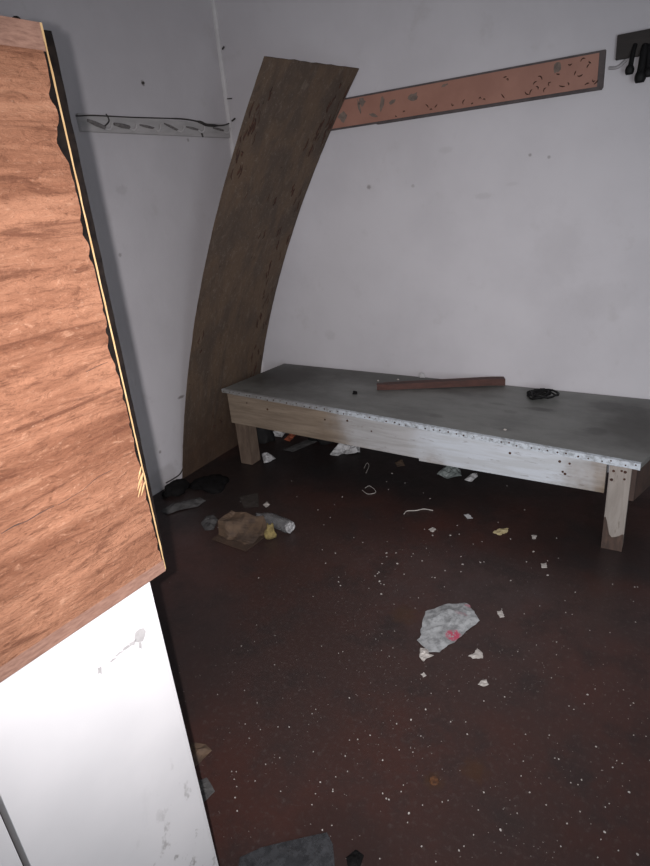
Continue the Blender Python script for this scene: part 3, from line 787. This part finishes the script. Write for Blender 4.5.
scrap('plastic_scrap', zz([(302,100),(320,82),(345,70),(368,88),(372,106),(330,110)]), .045, M_GREENBAG, 'grey-green plastic scrap on the floor under the middle of the bench', 'plastic', 36, freq=9, step=.012)
scrap('paper_scrap', zz([(380,115),(398,98),(415,95),(418,104),(400,120)]), .02, M_PAPER, 'crumpled white paper right of the grey-green plastic under the bench', 'paper', 37, freq=16)
scrap('paper_scrap', [(330,455),(337,448),(345,444),(350,443),(360,445),(360,453),(352,455),(343,454),(338,456)], .055, M_PAPER, 'crumpled white paper under the left half of the bench', 'paper', 38, freq=10, step=.012)
scrap('paper_scrap', [(262,455),(267,453),(276,459),(269,463),(264,464)], .03, M_PAPER, 'white crumpled scrap beside the left bench leg', 'paper', 39, freq=12)
scrap('paper_scrap', [(395,463),(402,460),(405,466),(397,467)], .012, M_CARD2, 'tan scrap on the floor under the bench by its middle', 'paper', 40)
scrap('card_scrap', [(270,436),(276,430),(286,432),(282,438)], .03, M_PAPER, 'white card scrap far under the left end of the bench', 'card', 41)
scrap('card_scrap', [(284,440),(290,434),(296,435),(290,442)], .02, plain('orange print', (.36, .10, .05)), 'orange-red card scrap far under the left end of the bench', 'card', 42)
scrap('plank_offcut', [(283,450),(310,439),(319,441),(293,452)], .008, M_RAG, 'grey strip of wood lying under the left half of the bench', 'wood', 43)
p = on_z(305, 452); lump('bin_bag', (p.x+.02, p.y+.20, .0), (.10, .055, .10), M_BAGBLACK, 'black bin bag heap in the shade under the bench', 'bag', 5)
p = on_z(262, 440); lump('bin_bag', (p.x+.03, p.y-.01, .0), (.06, .06, .13), M_BAGBLACK, 'small black bag standing behind the left bench leg', 'bag', 9)
for pts, lab in (([(365,488),(370,486),(376,492),(368,494),(362,490)], 'thin pale loop of thread on the floor before the bench'), ([(364,468),(367,463),(369,466),(366,473)], 'thin pale thread under the bench close to the white paper')):
    twig('thread', [fl_(*q) for q in pts], .0014, M_PALE, lab, 'thread')
twig('string', [fl_(*q) for q in ((404, 514), (407, 511), (416, 510.5), (424, 509), (433, 510.5))], .0024, M_PALE, 'white string lying on the floor in front of the bench', 'string')

# carton, foam, bottle and rags by the corner
A = [on_z(x, y, 0) for x, y in ((216, 541), (246, 553), (266, 541), (240, 528))]
A = [on_z(x, y, 0) for x, y in ((217, 536), (247, 549), (268, 534), (240, 524))]
carton = thing('cardboard_carton', 'squashed brown cardboard carton on the floor near the corner', 'carton', ((A[0].x+A[2].x)/2, (A[0].y+A[2].y)/2, 0))
c0 = Vector(carton.location)
B = [on_z(x, y, z) for x, y, z in ((219, 521, .07), (262, 532, .05), (263, 516, .075), (230, 510, .085))]
bm = bmesh.new(); hexa(bm, [p-c0 for p in A]+[p-c0 for p in B])
bmesh.ops.subdivide_edges(bm, edges=bm.edges[:], cuts=5, use_grid_fill=True)
for v in bm.verts: v.co += Vector((noise.noise(v.co*14), noise.noise(v.co*14+Vector((5, 0, 0))), 0))*.020 + Vector((0, 0, noise.noise(v.co*13)*.034*min(1, v.co.z/.03)))
for v in bm.verts: v.co.z = max(.001, v.co.z)
obj('carton_body', bm, M_CARD2, carton)
fpx = [(212, 540), (222, 532), (240, 534), (266, 537), (246, 552)]
w = [on_z(x, y, .0) for x, y in fpx]; cc = centre([(q.x, q.y) for q in w])
bm = crumple_bm([(q.x-c0.x, q.y-c0.y) for q in w], .006, .02, 4, thick=.003, base=.004)
fl2 = obj('carton_flap', bm, M_CARD, carton); 
p = on_z(269, 535); lump('foam_piece', (p.x+.022, p.y-.014, 0), (.024, .028, .056), M_FOAM, 'torn yellow foam piece against the cardboard carton', 'foam', 12)
b0, b1 = on_z(257, 515, .035), on_z(290, 527, .032)
bottle = thing('plastic_bottle', 'crushed clear plastic bottle lying right of the cardboard carton', 'bottle', ((b0.x+b1.x)/2, (b0.y+b1.y)/2, 0))
c0 = Vector(bottle.location); dd = (b1-b0)
pts = [b0+dd*t-c0 for t in (0, .06, .16, .24, .45, .70, .93, .99)]
bm = bmesh.new(); tube(bm, pts, [.012, .013, .020, .030, .033, .032, .033, .028], 20)
for v in bm.verts: v.co += v.normal*.0 + Vector((noise.noise(v.co*30), noise.noise(v.co*30+Vector((3, 0, 0))), noise.noise(v.co*30+Vector((0, 3, 0)))))*.006
for v in bm.verts: v.co.z = max(.001, v.co.z)
obj('bottle_body', bm, M_CLEAR, bottle, True)
bm = bmesh.new(); s = dd.normalized(); bmesh.ops.create_icosphere(bm, subdivisions=3, radius=.030)
R_ = s.to_track_quat('X', 'Z').to_matrix()
for v in bm.verts:
    q = v.co.copy(); q.x = q.x*.35+.012*noise.noise(q*60); v.co = R_ @ q + b1 - c0; v.co.z = max(.001, v.co.z)
obj('crumpled_end', bm, film_material('silvery crumpled plastic', (.45, .45, .45), None, 1.0, .25), bottle)
scrap('rag', [(201, 524), (206, 517), (213, 515), (218, 520), (214, 530), (205, 531)], .02, M_RAG, 'grey rag scrap touching the left side of the cardboard carton', 'rag', 51, freq=14)
scrap('rag', [(161, 512), (172, 505), (186, 502), (200, 498), (206, 501), (198, 507), (180, 511), (168, 515)], .028, M_RAG, 'long grey rag on the floor below the foot of the warped board', 'rag', 52, freq=8)
scrap('card_scrap', [(239, 497), (258, 493), (259, 507), (244, 508)], .006, plain('grey-brown card', (.05, .042, .036)), 'dark square card scrap behind the cardboard carton', 'card', 53)
scrap('paint_flake', [(263, 505), (267, 502), (270, 505), (266, 508)], .008, M_PALE, 'pale flake just behind the clear plastic bottle', 'paint flake', 54, group='larger pale flakes on the floor')
p = on_z(174, 493); lump('soot_heap', (p.x, p.y+.01, 0), (.055, .08, .050), M_SOOT, 'black sooty heap at the foot of the left wall', 'rubbish', 15)
p = on_z(209, 485); lump('soot_heap', (p.x, p.y, 0), (.11, .09, .022), M_SOOT, 'flat black sooty pile in front of the foot of the warped board', 'rubbish', 16)
twig('twig', [on_x(166, 483, XL+.014), on_x(173, 479, XL+.014), on_x(180, 474, XL+.012), on_x(184, 466, XL+.012)], .004, M_WIRE, 'thin dark twig leaning on the left wall by the warped board', 'twig')

# bottom of the frame
scrap('card_scrap', [(186, 776), (188, 750), (192, 743), (206, 745), (212, 751), (198, 765)], .010, M_CARD2, 'tan card scrap sticking out beside the white door leaf', 'card', 61)
scrap('card_scrap', [(194, 805), (196, 782), (207, 778), (212, 786), (215, 792), (205, 802)], .008, M_RAG, 'grey card scrap beside the white door, below the tan one', 'card', 62)
scrap('plastic_sheet', [(236, 880), (240, 858), (262, 848), (300, 839), (327, 833), (333, 845), (336, 880)], .010, M_TRAY, 'grey translucent plastic sheet at the bottom edge of the photo', 'plastic sheet', 63, step=.016, freq=6)
scrap('rubbish_scrap', [(346, 858), (356, 850), (364, 856), (360, 868), (348, 868)], .008, M_SOOT, 'black scrap right of the grey plastic sheet', 'rubbish', 64)
bm = bmesh.new(); bmesh.ops.create_cone(bm, cap_ends=True, segments=20, radius1=.013, radius2=.011, depth=.005)
for v in bm.verts:
    if v.co.z > 0 and False: pass
o = obj('bottle_cap', bm, plain('orange rust', (.12, .05, .018), (.05, .02, .010), 90, .8)); c = on_z(434, 781); o.location = (c.x, c.y, .003)
tag(o, 'rusty orange bottle cap on the floor near the bottom', 'bottle cap')

# pale flakes: every one that can be made out is a thing of its own
rnd = random.Random(77)
def flake_mesh(r, seed):
    r_ = random.Random(seed); bm = bmesh.new(); k = r_.randint(5, 7); tilt = r_.uniform(0, .25)
    v = [(math.cos(i*math.tau/k+r_.uniform(-.3, .3))*r*r_.uniform(.55, 1.25), math.sin(i*math.tau/k+r_.uniform(-.3, .3))*r*r_.uniform(.5, 1.0)) for i in range(k)]
    a = [bm.verts.new((x, y, .0004+tilt*(x+r*1.3)*.5)) for x, y in v]; b = [bm.verts.new((x, y, .0016+tilt*(x+r*1.3)*.5)) for x, y in v]
    bm.faces.new(a[::-1]); bm.faces.new(b)
    for i in range(k): bm.faces.new((a[i], a[(i+1) % k], b[(i+1) % k], b[i]))
    return bm
protos = [obj('paint_crumb', flake_mesh(1.0*r, 900+i), M_PALE) for i, r in enumerate((.0020, .0028, .0040, .0056))]
used = [False]*4
def crumb(px, py, k):
    p = on_z(px, py)
    if used[k]:
        o = protos[k].copy(); COL.objects.link(o)
    else:
        o = protos[k]; used[k] = True
    o.location = (p.x, p.y, 0.0); o.rotation_euler = (0, 0, rnd.uniform(0, 6.28))
    tag(o, 'tiny pale paint crumb scattered on the dark floor', 'paint crumb', 'tiny pale crumbs scattered over the floor')
z4 = zo([(235,447),(437,468),(500,435),(452,507),(457,607),(490,655),(448,572),(603,608),(640,580),(600,660),(585,640),(553,553),(368,393),(615,395),(283,645),(530,540),(595,630)], 150, 330, 2.6)
z5 = zo([(264,150),(283,166),(212,122),(160,320),(235,322),(260,342),(135,378),(140,400),(25,402),(30,412),(160,330),(190,350),(230,330),(297,390),(325,370),(375,352),(435,345),(425,347),(555,345),(575,316),(500,130),(360,242),(365,267),(340,270),(475,233),(510,280),(640,278),(615,383),(615,342),(550,198),(210,380),(145,436),(110,420),(370,330),(370,373),(175,95),(35,160),(15,320),(165,140),(290,270)], 330, 440, 2.826)
z8 = zo([(34,107),(125,42),(155,65),(390,14),(404,38),(470,78),(447,127),(315,50),(105,277),(425,198),(615,150),(500,325),(455,352),(610,345),(40,395),(75,385),(345,485),(360,560),(450,635),(620,710),(225,662),(250,560),(485,530),(540,655),(640,425),(300,330),(250,340),(10,60),(240,5),(100,690),(190,700),(290,650),(400,590),(560,500),(15,575),(70,610),(330,610),(430,480),(520,450),(600,560),(350,420),(210,420),(170,390),(110,360)], 380, 560, 2.407)
z7 = zo([(390,178),(335,210),(415,458),(390,397),(410,343),(440,365),(253,340),(210,412),(205,380),(163,132),(560,290),(575,385),(600,265),(470,280),(500,240),(610,350),(560,370),(220,15),(300,60),(480,140),(530,230),(620,440),(240,520)], 150, 640, 2.407)
for L_, ks in ((z4, (1, 2, 2)), (z5, (1, 2, 2, 3)), (z8, (0, 1, 1, 2)), (z7, (0, 1, 1))):
    for i, (x, y) in enumerate(L_): crumb(x, y, ks[i % len(ks)])
for _ in range(120):
    y = 470 + 396*rnd.random()**1.1; x = rnd.uniform(215 if y < 800 else 300, 650)
    if y < 470+(x-215)*.23: continue
    crumb(x, y, 0 if y > 600 else rnd.choice((0, 1)))
# the finest grit nobody could count
bm = bmesh.new(); rnd = random.Random(5)
for _ in range(1500):
    cx, cy = rnd.gauss(-.45, .55), rnd.gauss(1.25, .38)
    if noise.noise(Vector((cx*4, cy*4, 2))) < rnd.uniform(-.5, .35): continue
    if not (-1.8 < cx < 1.2 and .45 < cy < 2.5): continue
    r = rnd.uniform(.0009, .0021); a = rnd.uniform(0, 6.28)
    v = [bm.verts.new((cx+math.cos(a+q)*r*rnd.uniform(.6, 1.2), cy+math.sin(a+q)*r*rnd.uniform(.6, 1.2), .0003)) for q in (0, 2.1, 4.2)]
    top = bm.verts.new((cx, cy, .0003+r*.9))
    bm.faces.new(v[::-1])
    for i in range(3): bm.faces.new((v[i], v[(i+1) % 3], top))
o = obj('grit', bm, M_GRIT); o['kind'] = 'stuff'
tag(o, 'fine pale grit strewn over the dark red floor', 'grit')
